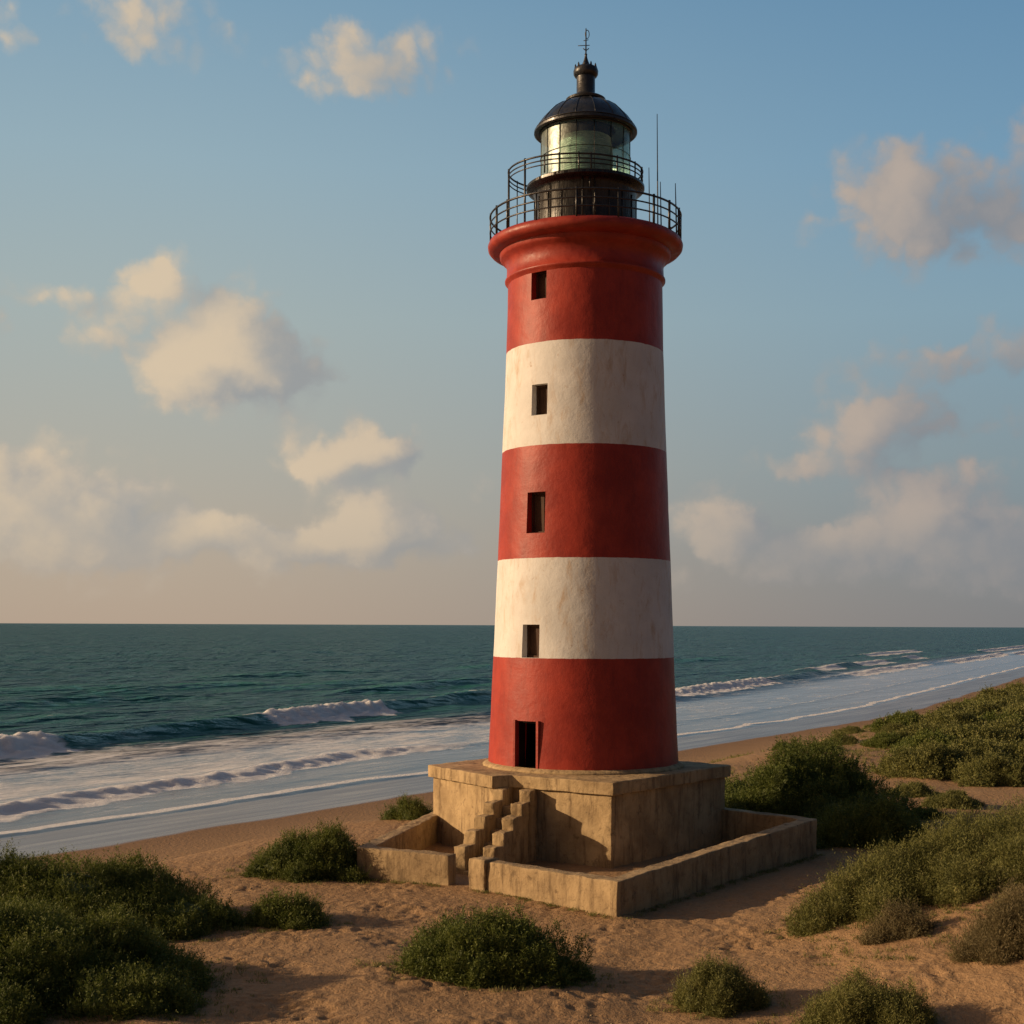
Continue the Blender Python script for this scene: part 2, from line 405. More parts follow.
def mat_leaf(name, dark, light, tip):
    m, n, p, out = new_mat(name)
    a = n.new('ShaderNodeAttribute', attribute_name='tone').outputs['Fac']
    P = geo_pos(n)
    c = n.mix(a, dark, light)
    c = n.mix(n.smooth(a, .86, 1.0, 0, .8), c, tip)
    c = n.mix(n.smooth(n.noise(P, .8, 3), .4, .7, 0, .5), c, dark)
    n.l.new(c, p.inputs['Base Color']); p.inputs['Roughness'].default_value = .62
    p.inputs['Specular IOR Level'].default_value = .3
    tr = n.new('ShaderNodeBsdfTranslucent'); n.l.new(c, tr.inputs[0])
    mx = n.new('ShaderNodeMixShader'); mx.inputs[0].default_value = .30
    n.l.new(p.outputs[0], mx.inputs[1]); n.l.new(tr.outputs[0], mx.inputs[2]); n.l.new(mx.outputs[0], out.inputs[0])
    return m

M = dict(
    sand=mat_sand(), sea=mat_sea(), tower=mat_tower(), glass=mat_glass(),
    plinth=mat_concrete('weathered_concrete', (.36, .262, .142, 1), (.50, .375, .212, 1), (.13, .088, .050, 1)),
    wall=mat_concrete('old_wall_concrete', (.32, .232, .130, 1), (.45, .335, .190, 1), (.11, .076, .045, 1), 1.3),
    red=mat_simple('gallery_red_paint', (.25, .026, .017, 1), (.37, .046, .026, 1), .48, 0, 1.2, .03, .35),
    iron=mat_simple('black_iron', (.010, .011, .012, 1), (.030, .028, .026, 1), .36, .0, 5.0, .01, .6),
    drum=mat_simple('dark_metal_cladding', (.012, .013, .014, 1), (.040, .038, .034, 1), .30, .45, 3.0, .02, .6, (2, 2, .3)),
    dome=mat_simple('dark_dome_metal', (.020, .024, .028, 1), (.050, .052, .055, 1), .34, .35, 3.0, .02, .6),
    lens=mat_simple('lens_glass', (.30, .42, .37, 1), (.62, .72, .66, 1), .18, .1, 2.0, .02, .9, (1, 1, 3)),
    shutter=mat_simple('weathered_brown_board', (.045, .024, .015, 1), (.085, .046, .028, 1), .75, 0, 4.0, .02, .3, (3, 3, .5)),
    dark=mat_simple('interior_shade', (.012, .009, .008, 1), (.02, .016, .013, 1), .9, 0, 2.0, .01, .1),  # near-black colour stands in for the shade indoors
    leaf=mat_leaf('green_leaves', (.066, .098, .020, 1), (.200, .225, .045, 1), (.36, .36, .11, 1)),
    olive=mat_leaf('olive_leaves', (.105, .118, .032, 1), (.265, .258, .078, 1), (.44, .38, .16, 1)),
    dry=mat_leaf('dry_sprigs', (.12, .10, .044, 1), (.25, .205, .100, 1), (.40, .31, .16, 1)),
    twig=mat_simple('brown_twigs', (.07, .045, .028, 1), (.13, .085, .05, 1), .85, 0, 8.0, .01, .2),
)

# ------------------------------------------------------------------ object helpers
def tag(o, label=None, cat=None, group=None, kind=None):
    if label: o['label'] = label
    if cat: o['category'] = cat
    if group: o['group'] = group
    if kind: o['kind'] = kind
    return o
def empty(name, loc=(0, 0, 0)):
    o = bpy.data.objects.new(name, None); o.empty_display_size = .5; col.objects.link(o); o.location = loc; return o
def link(name, me, mat, parent=None):
    o = bpy.data.objects.new(name, me); col.objects.link(o)
    if mat is not None:
        for mm in (mat if isinstance(mat, (list, tuple)) else [mat]): me.materials.append(mm)
    if parent is not None:
        o.parent = parent
        # world coordinates were used for building: undo the parents' offset
        off = Vector((0, 0, 0)); q = parent
        while q is not None: off += Vector(q.location); q = q.parent
        o.location = -off
    return o
def mesh_np(name, verts, faces, smooth=False):
    me = bpy.data.meshes.new(name); nv = len(verts); nf = len(faces); k = faces.shape[1]
    me.vertices.add(nv); me.vertices.foreach_set('co', np.ascontiguousarray(verts, dtype=np.float32).ravel())
    me.loops.add(nf * k); me.loops.foreach_set('vertex_index', np.ascontiguousarray(faces, dtype=np.int32).ravel())
    me.polygons.add(nf); me.polygons.foreach_set('loop_start', np.arange(0, nf * k, k, dtype=np.int32))
    me.polygons.foreach_set('use_smooth', np.full(nf, smooth, dtype=bool))
    me.update(calc_edges=True); return me
def bm_mesh(name, bm, angle=None, smooth=True):
    bmesh.ops.recalc_face_normals(bm, faces=bm.faces[:])
    me = bpy.data.meshes.new(name); bm.to_mesh(me); bm.free()
    if smooth:
        me.polygons.foreach_set('use_smooth', [True] * len(me.polygons))
        if angle: me.set_sharp_from_angle(angle=R_(angle))
    return me
def prism(bm, pts, z0, z1):
    """vertical prism; z0/z1 numbers or one value per corner"""
    n = len(pts); a = [z0] * n if not hasattr(z0, '__len__') else z0; b = [z1] * n if not hasattr(z1, '__len__') else z1
    lo = [bm.verts.new((p[0], p[1], a[i])) for i, p in enumerate(pts)]
    hi = [bm.verts.new((p[0], p[1], b[i])) for i, p in enumerate(pts)]
    bm.faces.new(lo[::-1]); bm.faces.new(hi)
    for i in range(n): bm.faces.new((lo[i], lo[(i + 1) % n], hi[(i + 1) % n], hi[i]))
def roughen(bm, step, amp, bev=.03, seed=1):
    bmesh.ops.recalc_face_normals(bm, faces=bm.faces[:])
    if bev: bmesh.ops.bevel(bm, geom=bm.edges[:], offset=bev, segments=2, affect='EDGES', profile=.5)
    bmesh.ops.triangulate(bm, faces=bm.faces[:])
    for _ in range(7):
        es = [e for e in bm.edges if e.calc_length() > step]
        if not es: break
        bmesh.ops.subdivide_edges(bm, edges=es, cuts=1)
        bmesh.ops.triangulate(bm, faces=[f for f in bm.faces if len(f.verts) > 3])
    bm.normal_update()
    co = np.array([v.co[:] for v in bm.verts])
    nx = fbm(co[:, 0] * 1.9 + co[:, 2] * 1.3, co[:, 1] * 1.9 + co[:, 2] * .7, seed, 4, .6)
    ny = fbm(co[:, 0] * 1.9 - co[:, 2] * .9, co[:, 1] * 1.9 + co[:, 2] * 1.1, seed + 50, 4, .6)
    nz = fbm(co[:, 0] * 1.3, co[:, 1] * 1.3 + co[:, 2], seed + 90, 4, .6)
    for i, v in enumerate(bm.verts): v.co += Vector((nx[i], ny[i], nz[i])) * amp
def tube(bm, pts, r, seg=6, closed=False):
    pts = [Vector(p) for p in pts]; n = len(pts); rings = []
    rr = r if hasattr(r, '__len__') else [r] * n
    for i, p in enumerate(pts):
        if closed: d = pts[(i + 1) % n] - pts[i - 1]
        else: d = pts[min(i + 1, n - 1)] - pts[max(i - 1, 0)]
        d.normalize(); up = Vector((0, 0, 1)) if abs(d.z) < .9 else Vector((1, 0, 0))
        a = d.cross(up).normalized(); b = d.cross(a)
        rings.append([bm.verts.new(p + (a * math.cos(2 * math.pi * k / seg) + b * math.sin(2 * math.pi * k / seg)) * rr[i]) for k in range(seg)])
    for i in range(n if closed else n - 1):
        A, B = rings[i], rings[(i + 1) % n]
        for k in range(seg): bm.faces.new((A[k], A[(k + 1) % seg], B[(k + 1) % seg], B[k]))
    if not closed: bm.faces.new(rings[0][::-1]); bm.faces.new(rings[-1])
def lathe(bm, prof, cx, cy, seg=96, cap=False):
    rings = []
    for r, z in prof:
        rings.append([bm.verts.new((cx + r * math.cos(2 * math.pi * k / seg), cy + r * math.sin(2 * math.pi * k / seg), z)) for k in range(seg)])
    for A, B in zip(rings, rings[1:]):
        for k in range(seg): bm.faces.new((A[k], A[(k + 1) % seg], B[(k + 1) % seg], B[k]))
    if cap: bm.faces.new(rings[0][::-1]); bm.faces.new(rings[-1])
def obox(bm, c, ax, ay, hx, hy, z0, z1):
    """box centred at c (xy), horizontal axes ax, ay"""
    ax = Vector(ax); ay = Vector(ay); c = Vector(c)
    prism(bm, [c - ax * hx - ay * hy, c + ax * hx - ay * hy, c + ax * hx + ay * hy, c - ax * hx + ay * hy], z0, z1)

# ------------------------------------------------------------------ ground and sea
def spaced(a0, a1, step, lo, hi, g=1.06):
    c = list(np.arange(a0, a1 + step / 2, step))
    s = step; x = c[-1]; up = []
    while x < hi: s *= g; x += s; up.append(x)
    s = step; x = c[0]; dn = []
    while x > lo: s *= g; x -= s; dn.append(x)
    return np.array(dn[::-1] + c + up)
def grid_faces(nx, ny):
    i = np.arange(nx - 1)[:, None] * ny + np.arange(ny - 1)[None, :]
    i = i.ravel(); return np.stack([i, i + ny, i + ny + 1, i + 1], 1)

gx = spaced(-17, 18, .095, -6000, 9000, 1.045); gy = spaced(25, 43, .085, -3000, 14000, 1.035)
GX, GY = np.meshgrid(gx, gy, indexing='ij')
GZ = terrain_z(GX, GY)
me = mesh_np('ground', np.stack([GX.ravel(), GY.ravel(), GZ.ravel()], 1), grid_faces(len(gx), len(gy)), True)
ground = link('ground', me, M['sand']); tag(ground, kind='structure')

sq = np.concatenate([np.arange(64, 70, .6), spaced(70, 138, .28, 69.9, 40000, 1.03)[0:]])
sq = np.unique(np.round(sq, 3))
st_ = spaced(34, 300, .5, -20000, 60000, 1.03)
Q, T = np.meshgrid(sq, st_, indexing='ij')
amb = .015 + .04 * sst(Q, 85, 112) + .10 * sst(Q, 114, 140) + .25 * sst(Q, 140, 400)
fadeq = 1 - sst(Q, 1500, 4000)
ZS = SEA + amb * fadeq * (fbm(Q / 9, T / 24, 41, 4, .55) * 1.1 + .75 * fbm(Q / 3.2, T / 8, 42, 4, .6))
foam = np.zeros_like(Q); lift = np.zeros_like(Q)
def add_foam(v):
    global foam
    foam = np.maximum(foam, v)
def breaker(qb, H, env, white, crest, back=5.0, face=1.9, seed=60):
    """a swell line: qb crest position, env(t) height, white(t) how far it has broken"""
    global ZS
    d = Q - qb
    prof = np.where(d < 0, np.exp(-(d / face) ** 2), np.exp(-(d / back) ** 2))
    ZS = ZS + env * (H * prof - .28 * H * np.exp(-((d + 3.5 * face) / (2.5 * face)) ** 2))
    globals()['lift'] = np.maximum(lift, env * np.clip(H, 0, 1) * np.exp(-(d / (2.2 * face)) ** 2))
    lump = fbm(Q / 1.1, T / 1.6, seed, 4, .65); ln = vnoise(T / 4, T * 0 + .3, seed + 7)
    fr = sst(d, -(3.0 + 1.2 * ln) * face - .5, -(2.2 + 1.0 * ln) * face) * (1 - sst(d, .2, 1.6))
    add_foam(white * fr * 1.25)
    ZS = ZS + white * fr * (.22 * H * np.clip(.5 + lump * 1.2, 0, 2) * np.exp(-((d + .8) / (1.8 * face)) ** 2) + .07 * lump)
    add_foam(crest * np.exp(-((d - .25) / .45) ** 2) * .95)
    add_foam(white * .62 * sst(d, .6, 1.2) * (1 - sst(d, 1.5, 6)))
# inner wave
qb = 115 + (T - 80) * .17 + 1.4 * vnoise(T / 17, T * 0 + .7, 51)
env = (.85 + .3 * vnoise(T / 22, T * 0, 52)) * (1 - sst(T, 185, 225)) * sst(T, 20, 60)
wh = (1 - sst(T, 86, 92)) + sst(T, 122, 128) * (1 - sst(T, 153, 156))
cr = sst(T, 108, 124) * (1 - sst(T, 196, 206)) * np.clip(.55 + vnoise(T / 5, T * 0, 53) * 1.4, 0, 1)
breaker(qb, 1.50, env, wh, cr)
# wave to the right of the tower
qb = 111 + 1.2 * vnoise(T / 15, T * 0 + .2, 54)
env = sst(T, 205, 240) * (1 - sst(T, 330, 370)); wh = sst(T, 208, 225) * (1 - sst(T, 284, 290)) * .85
breaker(qb, .85, env, wh * 1.1, sst(T, 200, 222) * (1 - sst(T, 290, 330)) * np.clip(1.0 + vnoise(T / 8, T * 0, 55), 0, 1.1), seed=64)
for i, (q0, t0, t1, h) in enumerate([(122, 420, 480, 1.2), (104, 330, 450, .8), (100, 470, 640, 1.0), (124, 520, 560, 1.3), (96, 640, 900, 1.0), (150, 560, 700, 1.2), (118, 700, 1100, 1.2), (122, 365, 405, .9)]):
    e = sst(T, t0 - 40, t0) * (1 - sst(T, t1, t1 + 40)); w = sst(T, t0, t0 + 15) * (1 - sst(T, t1 - 8, t1))
    breaker(q0 + 1.5 * vnoise(T / 25, T * 0, 70 + i), h * .6, e, w * 1.0, e * .9, seed=80 + i)
# unbroken swells further out
for (q0, t0, t1, h, s) in [(198, 165, 195, 1.0, 90), (164, 200, 238, 1.1, 91), (176, 120, 150, .8, 92), (225, 225, 270, .8, 93), (150, 250, 300, .7, 94), (210, 320, 380, .9, 95), (150, 95, 115, .6, 97), (185, 400, 480, .9, 98), (186, 195, 225, .8, 99), (215, 150, 175, .7, 110)]:
    e = sst(T, t0 - 25, t0 + 5) * (1 - sst(T, t1 - 5, t1 + 25))
    breaker(q0 + 3 * vnoise(T / 30, T * 0 + .4, s), h, e, T * 0, e * .75 * sst(vnoise(T / 9, T * 0, s + 9), .2, .5), 6.5, 2.6)
# small roller near the beach
rq = np.interp(T, [20, 55, 66, 80, 98, 104, 116, 158, 200, 400], [77, 78.5, 80.8, 81.8, 85.4, 85.4, 83, 80.5, 80.8, 81]) + .8 * vnoise(T / 6, T * 0 + .1, 56) + .3 * vnoise(T / 1.7, T * 0, 57)
env = .25 + .75 * (1 - sst(T, 96, 122)); wh = .35 + .65 * (1 - sst(T, 100, 118))
breaker(rq, .40, env, wh * (1 - .55 * sst(T, 110, 130)), .75 + T * 0, 3.2, 1.0, 100)
# last run of water up the sand
sw = 70.5 + .9 * vnoise(T / 9, T * 0 + .6, 58) + .35 * vnoise(T / 2.5, T * 0, 59)
add_foam(np.exp(-((Q - sw - .45) / .55) ** 2) * 1.7)
sheet = sst(Q, sw - .35, sw)          # water film ends at the run-up line
ZS = ZS - .15 * (1 - sst(Q, sw - 1.3, sw))
# loose foam drifting between the roller and the breaker
patch = .67 * sst(Q, 79, 84) * (1 - sst(Q, 108, 120) * .6) * (1 - sst(Q, 128, 150)) * (1 - .35 * sst(T, 120, 200))
add_foam(patch + .10 * fbm(Q / 6, T / 20, 66, 3) * (patch > 0))
add_foam(.40 * sst(Q, 71, 73) * (1 - sst(Q, 79, 82)) )
shallow = 1 - sst(Q, 92, 120)
me = mesh_np('sea', np.stack([*(a.ravel() for a in from_qt(Q, T)), ZS.ravel()], 1), grid_faces(*Q.shape)[:, ::-1], True)
for nm, arr in (('foam', foam), ('shallow', shallow), ('lift', lift)):
    a = me.attributes.new(nm, 'FLOAT', 'POINT'); a.data.foreach_set('value', arr.ravel().astype(np.float32))
sea = link('sea', me, M['sea']); tag(sea, kind='structure')

# ------------------------------------------------------------------ lighthouse
CX, CY = 2.86, 54.0
LH = empty('lighthouse', (CX, CY, 0))
tag(LH, 'tall round lighthouse with red and white bands, black lantern room and square concrete base', 'lighthouse')
NN = (3.58, 47.55); RR = (8.76, 53.87); LL = (-3.30, 53.38); AA = (-.71, 49.58); BB = (.03, 49.95); KK = (1.9, 59.7)
PL_Z = 3.05
def offset_poly(pts, d):
    out = []; n = len(pts)
    for i in range(n):
        p0, p1, p2 = Vector(pts[i - 1]), Vector(pts[i]), Vector(pts[(i + 1) % n])
        e1 = (p1 - p0).normalized(); e2 = (p2 - p1).normalized()
        n1 = Vector((e1.y, -e1.x)); n2 = Vector((e2.y, -e2.x))
        b = (n1 + n2); b = b / max(b.dot(n1), .4)
        out.append(p1 + b * d)
    return out
capP = [LL, AA, BB, NN, RR, KK]      # counter-clockwise seen from above
bodyP = offset_poly(capP, -.17)
bm = bmesh.new(); prism(bm, bodyP, -.6, 2.60); roughen(bm, .30, .018, .022, 3)
plinth = link('plinth', bm_mesh('plinth', bm, 38), M['plinth'], LH)
bm = bmesh.new(); prism(bm, capP, 2.595, PL_Z); roughen(bm, .28, .020, .026, 4)
link('cap_slab', bm_mesh('cap_slab', bm, 38), M['plinth'], plinth)

# stair with its two stepped side walls
g = Vector((-.424, -.906)); wd = Vector((-.906, .424)); S0 = Vector((.90, 49.40))
stairs = empty('stairs', (0, 0, 0)); stairs.parent = LH; stairs.location = (0.2 - CX, 48 - CY, 0)
fronts = [3.45, 2.70, 1.95, 1.20, .45]; tops = [.93, 1.35, 1.77, 2.19, 2.585]
for (w0, w1, sh) in ((0.0, .46, 0.0), (1.04, 1.50, .15)):
    bm = bmesh.new()
    for i, (s, zt) in enumerate(zip(fronts, tops)):
        s0 = -.35; 
        a = S0 + wd * (w0 + .004 * i); b = S0 + wd * (w1 - .004 * i)
        z0 = -.5 if i == 0 else tops[i - 1] - .05
        prism(bm, [a + g * (s + sh), a + g * s0, b + g * s0, b + g * (s + sh)], z0, zt)
    roughen(bm, .16, .034, .022, 9 + int(w0 * 10))
    link('side_wall', bm_mesh('side_wall', bm, 42), M['plinth'], stairs)
bm = bmesh.new(); nst = 7
for i in range(nst):
    zt = max(.12, 2.6 * (i + 1) / nst - .62); s = 3.75 - i * .52
    prism(bm, [S0 + wd * .44 + g * s, S0 + wd * .44 - g * .2, S0 + wd * 1.06 - g * .2, S0 + wd * 1.06 + g * s], -.4 + .01 * i, zt)
roughen(bm, .3, .02, .02, 12)
link('steps', bm_mesh('steps', bm, 42), M['plinth'], stairs)

# tower wall with real openings
PROF = [(3.80, PL_Z - .05), (3.745, 4.0), (3.60, 7.35), (3.44, 11.15), (3.27, 15.45), (3.13, 19.4), (3.08, 22.20)]
def rad(z): return float(np.interp(z, [p[1] for p in PROF], [p[0] for p in PROF]))
# kind, azimuth (deg from the camera side, + to the right), half width, z0, z1
def azm(u, z):
    off = (u - (584.0)) * .04; r = rad(z); return math.degrees(math.asin(max(-1, min(1, off / r / .99))))
OPEN = [('window', azm(537, 21.6), .36, 21.05, 22.22 - .04), ('window', azm(538, 17.2), .36, 16.60, 17.78), ('window', azm(535, 12.9), .42, 12.10, 13.66),
        ('window', azm(530.5, 8.0), .40, 7.36, 8.62), ('door', azm(526.5, 4), .50, PL_Z + .03, 4.96)]
th = set(np.round(np.linspace(0, 360, 181)[:-1], 4))
def ang(azd): return (270 + azd) % 360     # polar angle of an opening seen from -y
spans = []
for k, a, hw, z0, z1 in OPEN:
    da = math.degrees(math.asin(hw / rad((z0 + z1) / 2))); c = ang(a)
    spans.append((c - da, c + da, z0, z1))
    for x in list(th):
        if c - da - 1.2 < x < c + da + 1.2 and False: th.discard(x)
    th |= {round(c - da, 4), round(c + da, 4)}
th = sorted(th)
zs = set(np.round(np.arange(PL_Z + .3, 22.1, .35), 4)) | {PL_Z - .05, 22.20}
for s in spans: zs |= {round(s[2], 4), round(s[3], 4)}
zs = sorted(zs)
bm = bmesh.new(); V = {}
WALL_T = .55
def tv(i, j, inner=False):
    key = (i, j, inner)
    if key not in V:
        a = R_(th[i]); z = zs[j]; r = rad(z) - (WALL_T if inner else 0)
        if not inner: r += .012 * float(fbm(math.cos(a) * 3 + z * .4, math.sin(a) * 3 - z * .3, 7, 3))
        V[key] = bm.verts.new((CX + r * math.cos(a), CY + r * math.sin(a), z))
    return V[key]
nth = len(th)
def is_open(i, j):
    a0 = th[i]; a1 = th[i + 1] if i + 1 < nth else 360; am = (a0 + a1) / 2; zm = (zs[j] + zs[j + 1]) / 2
    return any(s[0] < am < s[1] and s[2] < zm < s[3] for s in spans)
for i in range(nth):
    i2 = (i + 1) % nth
    for j in range(len(zs) - 1):
        if not is_open(i, j):
            bm.faces.new((tv(i, j), tv(i2, j), tv(i2, j + 1), tv(i, j + 1)))
        else:
            if not is_open((i - 1) % nth, j): bm.faces.new((tv(i, j), tv(i, j + 1), tv(i, j + 1, True), tv(i, j, True)))
            if not is_open(i2, j): bm.faces.new((tv(i2, j), tv(i2, j, True), tv(i2, j + 1, True), tv(i2, j + 1)))
            if j == 0 or not is_open(i, j - 1): bm.faces.new((tv(i, j), tv(i, j, True), tv(i2, j, True), tv(i2, j)))
            if not is_open(i, j + 1): bm.faces.new((tv(i, j + 1), tv(i2, j + 1), tv(i2, j + 1, True), tv(i, j + 1, True)))
bmesh.ops.recalc_face_normals(bm, faces=bm.faces[:])
me = bpy.data.meshes.new('tower_wall'); bm.to_mesh(me); bm.free()
me.polygons.foreach_set('use_smooth', [True] * len(me.polygons)); me.set_sharp_from_angle(angle=R_(35))
tower = link('tower_wall', me, M['tower'], LH)
bm = bmesh.new(); lathe(bm, [(3.79, PL_Z - .03), (4.02, PL_Z - .02), (3.98, PL_Z + .07), (3.86, PL_Z + .13), (3.77, PL_Z + .16)], CX, CY, 120)
for v in bm.verts:
    a = math.atan2(v.co.y - CY, v.co.x - CX); k = 1 + .008 * float(fbm(a * 9, v.co.z, 3, 3)); v.co.x = CX + (v.co.x - CX) * k; v.co.y = CY + (v.co.y - CY) * k
link('mortar_ring', bm_mesh('mortar_ring', bm), M['plinth'], LH)
# openings: window recess (frame, boards) and the door way (dark passage)
for (k, a, hw, z0, z1) in OPEN:
    c = R_(ang(a)); n_ = Vector((math.cos(c), math.sin(c))); t_ = Vector((-n_.y, n_.x)); r = rad((z0 + z1) / 2)
    ctr = Vector((CX, CY))
    if k == 'window':
        fr = bmesh.new(); rr = r - .34
        for sx in (-1, 1): obox(fr, ctr + n_ * rr + t_ * sx * (hw - .045), t_, n_, .05, .05, z0 + .001, z1 - .001)
        obox(fr, ctr + n_ * rr, t_, n_, hw - .096, .045, z0 + .002, z0 + .08); obox(fr, ctr + n_ * rr, t_, n_, hw - .096, .045, z1 - .08, z1 - .002)
        win = link('window', bm_mesh('window', fr, smooth=False), M['shutter'], LH)
        sh = bmesh.new()
        obox(sh, ctr + n_ * (rr - .06) - t_ * hw * .30, t_, n_, hw * .62, .02, z0 + .02, z1 - .02)
        link('shutter', bm_mesh('shutter', sh, smooth=False), M['shutter'], win)
        bk = bmesh.new(); obox(bk, ctr + n_ * (rr - .62), t_, n_, hw + .5, .02, z0 - .5, z1 + .5)  # back panel, its near-black colour standing for shade inside the window
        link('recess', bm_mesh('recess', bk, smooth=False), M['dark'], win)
    else:
        fr = bmesh.new(); rr = r + .02
        for sx in (-1, 1): obox(fr, ctr + n_ * (r - .03) + t_ * sx * (hw + .05), t_, n_, .05, .055, z0 - .05, z1 + .03)
        dr = link('doorway', bm_mesh('doorway', fr, smooth=False), M['red'], LH)
        ln_ = bmesh.new()  # added near-black lining that paints shade over the door reveals
        for sx in (-1, 1): obox(ln_, ctr + n_ * (r - .36) + t_ * sx * (hw - .035), t_, n_, .032, .17, z0 + .01, z1 - .01)
        obox(ln_, ctr + n_ * (r - .36), t_, n_, hw - .07, .17, z1 - .075, z1 - .012)
        link('shade_lining', bm_mesh('shade_lining', ln_, smooth=False), M['dark'], dr)
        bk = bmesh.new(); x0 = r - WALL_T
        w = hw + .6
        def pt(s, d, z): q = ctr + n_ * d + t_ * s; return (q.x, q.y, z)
        # stairwell behind the door, coloured near-black for its shade: five inward faces
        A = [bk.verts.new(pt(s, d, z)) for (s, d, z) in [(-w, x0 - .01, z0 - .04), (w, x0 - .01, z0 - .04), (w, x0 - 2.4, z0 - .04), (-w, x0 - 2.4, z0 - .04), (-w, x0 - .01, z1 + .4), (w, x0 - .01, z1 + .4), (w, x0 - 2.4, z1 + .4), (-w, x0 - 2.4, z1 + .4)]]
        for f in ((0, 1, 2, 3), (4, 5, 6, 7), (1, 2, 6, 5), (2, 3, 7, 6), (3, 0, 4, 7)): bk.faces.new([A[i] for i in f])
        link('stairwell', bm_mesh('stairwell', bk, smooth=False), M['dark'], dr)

# gallery ledge
GZ_ = 23.90
bm = bmesh.new()
prof = [(3.08, 22.10), (3.16, 22.22), (3.20, 22.26), (3.20, 22.32), (3.14, 22.36), (3.12, 22.78), (3.16, 22.96), (3.24, 23.08), (3.35, 23.15), (3.40, 23.22), (3.42, 23.36), (3.62, 23.40), (3.78, 23.45), (3.87, 23.55), (3.89, 23.68), (3.84, 23.81), (3.72, 23.89), (1.6, 23.94)]
lathe(bm, prof, CX, CY, 160)
gal = link('gallery', bm_mesh('gallery', bm, 60), M['red'], LH)

def ring_pts(rx, ry, cx, cy, z, a0=0, a1=360, n=96):
    return [(cx + rx * math.cos(R_(a0 + (a1 - a0) * k / n)), cy + ry * math.sin(R_(a0 + (a1 - a0) * k / n)), z) for k in range(n + (0 if a1 - a0 == 360 else 1))]
rail = empty('gallery_railing'); rail.parent = LH; rail.location = (0, 0, GZ_)
RG = 3.80
for zz, r in ((.96, .040), (.64, .030), (.33, .030)):
    bm = bmesh.new(); tube(bm, ring_pts(RG, RG, CX, CY, GZ_ + zz), r, 6, True)
    link('rail', bm_mesh('rail', bm), M['iron'], rail)
for a in (202, 186, 215, 238, 262, 286, 310, 325, 341, 356, 20, 45, 75, 105, 135, 160):
    bm = bmesh.new(); x = CX + RG * math.cos(R_(a)); y = CY + RG * math.sin(R_(a))
    tube(bm, [(x, y, GZ_ - .1), (x, y, GZ_ + 1.03)],   .052 if a in (341, 310, 202, 325) else .038, 6)
    link('post', bm_mesh('post', bm), M['iron'], rail)
for a0, a1 in ((341, 352), (352, 341)):
    bm = bmesh.new(); p = lambda a, z: (CX + RG * math.cos(R_(a)), CY + RG * math.sin(R_(a)), z)
    tube(bm, [p(a0, GZ_ + .05), p((a0 + a1) / 2, GZ_ + .45), p(a1, GZ_ + .9)], .02, 5)
    link('brace', bm_mesh('brace', bm), M['iron'], rail)

# lantern room
bm = bmesh.new(); seg = 96
lathe(bm, [(2.10, GZ_ - .02), (2.10, 24.0), (2.04, 24.02), (2.03, 25.74), (2.07, 25.82), (2.14, 25.87), (2.31, 25.92), (2.36, 25.97), (2.36, 26.07), (2.28, 26.12), (1.70, 26.14)], CX, CY, seg)
drum = link('lantern_drum', bm_mesh('lantern_drum', bm, 40), M['drum'], LH)
for k in range(20):
    a = R_(k * 18 + 6); x = CX + 2.045 * math.cos(a); y = CY + 2.045 * math.sin(a)
    bm = bmesh.new(); tube(bm, [(x, y, 24.0), (x, y, 25.5)], .026, 5); link('seam', bm_mesh('seam', bm), M['iron'], drum)
LGZ = 26.12
bm = bmesh.new(); lathe(bm, [(1.78, LGZ), (1.78, 28.25)], CX, CY, 96)
glass = link('lantern_glass', bm_mesh('lantern_glass', bm), M['glass'], LH)
for k in range(16):
    a = R_(k * 22.5 + 8); x = CX + 1.80 * math.cos(a); y = CY + 1.80 * math.sin(a)
    bm = bmesh.new(); tube(bm, [(x, y, LGZ), (x, y, 28.3)], .014, 5); link('mullion', bm_mesh('mullion', bm), M['iron'], glass)
for zz in (26.16, 27.2, 28.22):
    bm = bmesh.new(); tube(bm, ring_pts(1.80, 1.80, CX, CY, zz), .014 if zz == 27.2 else .045, 5, True); link('glazing_bar', bm_mesh('glazing_bar', bm), M['iron'], glass)
# the lens inside: ribbed barrel with a waist band
bm = bmesh.new(); pr = []
for i in range(45):
    z = 26.3 + i * .04; r = .98 + .10 * math.sin(math.pi * i / 44) + (.03 if i % 2 else -.02); pr.append((r, z))
lathe(bm, pr, CX, CY, 48, True)
link('lens', bm_mesh('lens', bm, 50), M['lens'], LH)
bm = bmesh.new(); lathe(bm, [(.5, 26.1), (.5, 26.32)], CX, CY, 24, True)
link('lens_pedestal', bm_mesh('lens_pedestal', bm), M['iron'], LH)
# roof
bm = bmesh.new()
lathe(bm, [(1.2, 28.34), (1.78, 28.28), (1.90, 28.22), (2.00, 28.20), (2.06, 28.24), (2.06, 28.32), (1.99, 28.37), (1.87, 28.58), (1.66, 28.86), (1.40, 29.12), (1.10, 29.32), (.80, 29.45), (.70, 29.48), (.78, 29.52), (.80, 29.60), (.70, 29.66), (.52, 29.71), (.42, 29.78), (.37, 29.86), (.37, 30.52)], CX, CY, 96)
dome = link('dome', bm_mesh('dome', bm, 38), M['dome'], LH)
bm = bmesh.new(); tube(bm, ring_pts(1.99, 1.99, CX, CY, 28.40), .022, 5, True); link('dome_ring', bm_mesh('dome_ring', bm), M['iron'], dome)
for k in range(16):
    a = R_(k * 22.5 + 8); pts = [(CX + r * math.cos(a), CY + r * math.sin(a), z + .012) for r, z in [(1.99, 28.37), (1.87, 28.58), (1.66, 28.86), (1.40, 29.12), (1.10, 29.32), (.80, 29.45)]]
    bm = bmesh.new(); tube(bm, pts, .014, 4); link('dome_rib', bm_mesh('dome_rib', bm), M['dome'], dome)
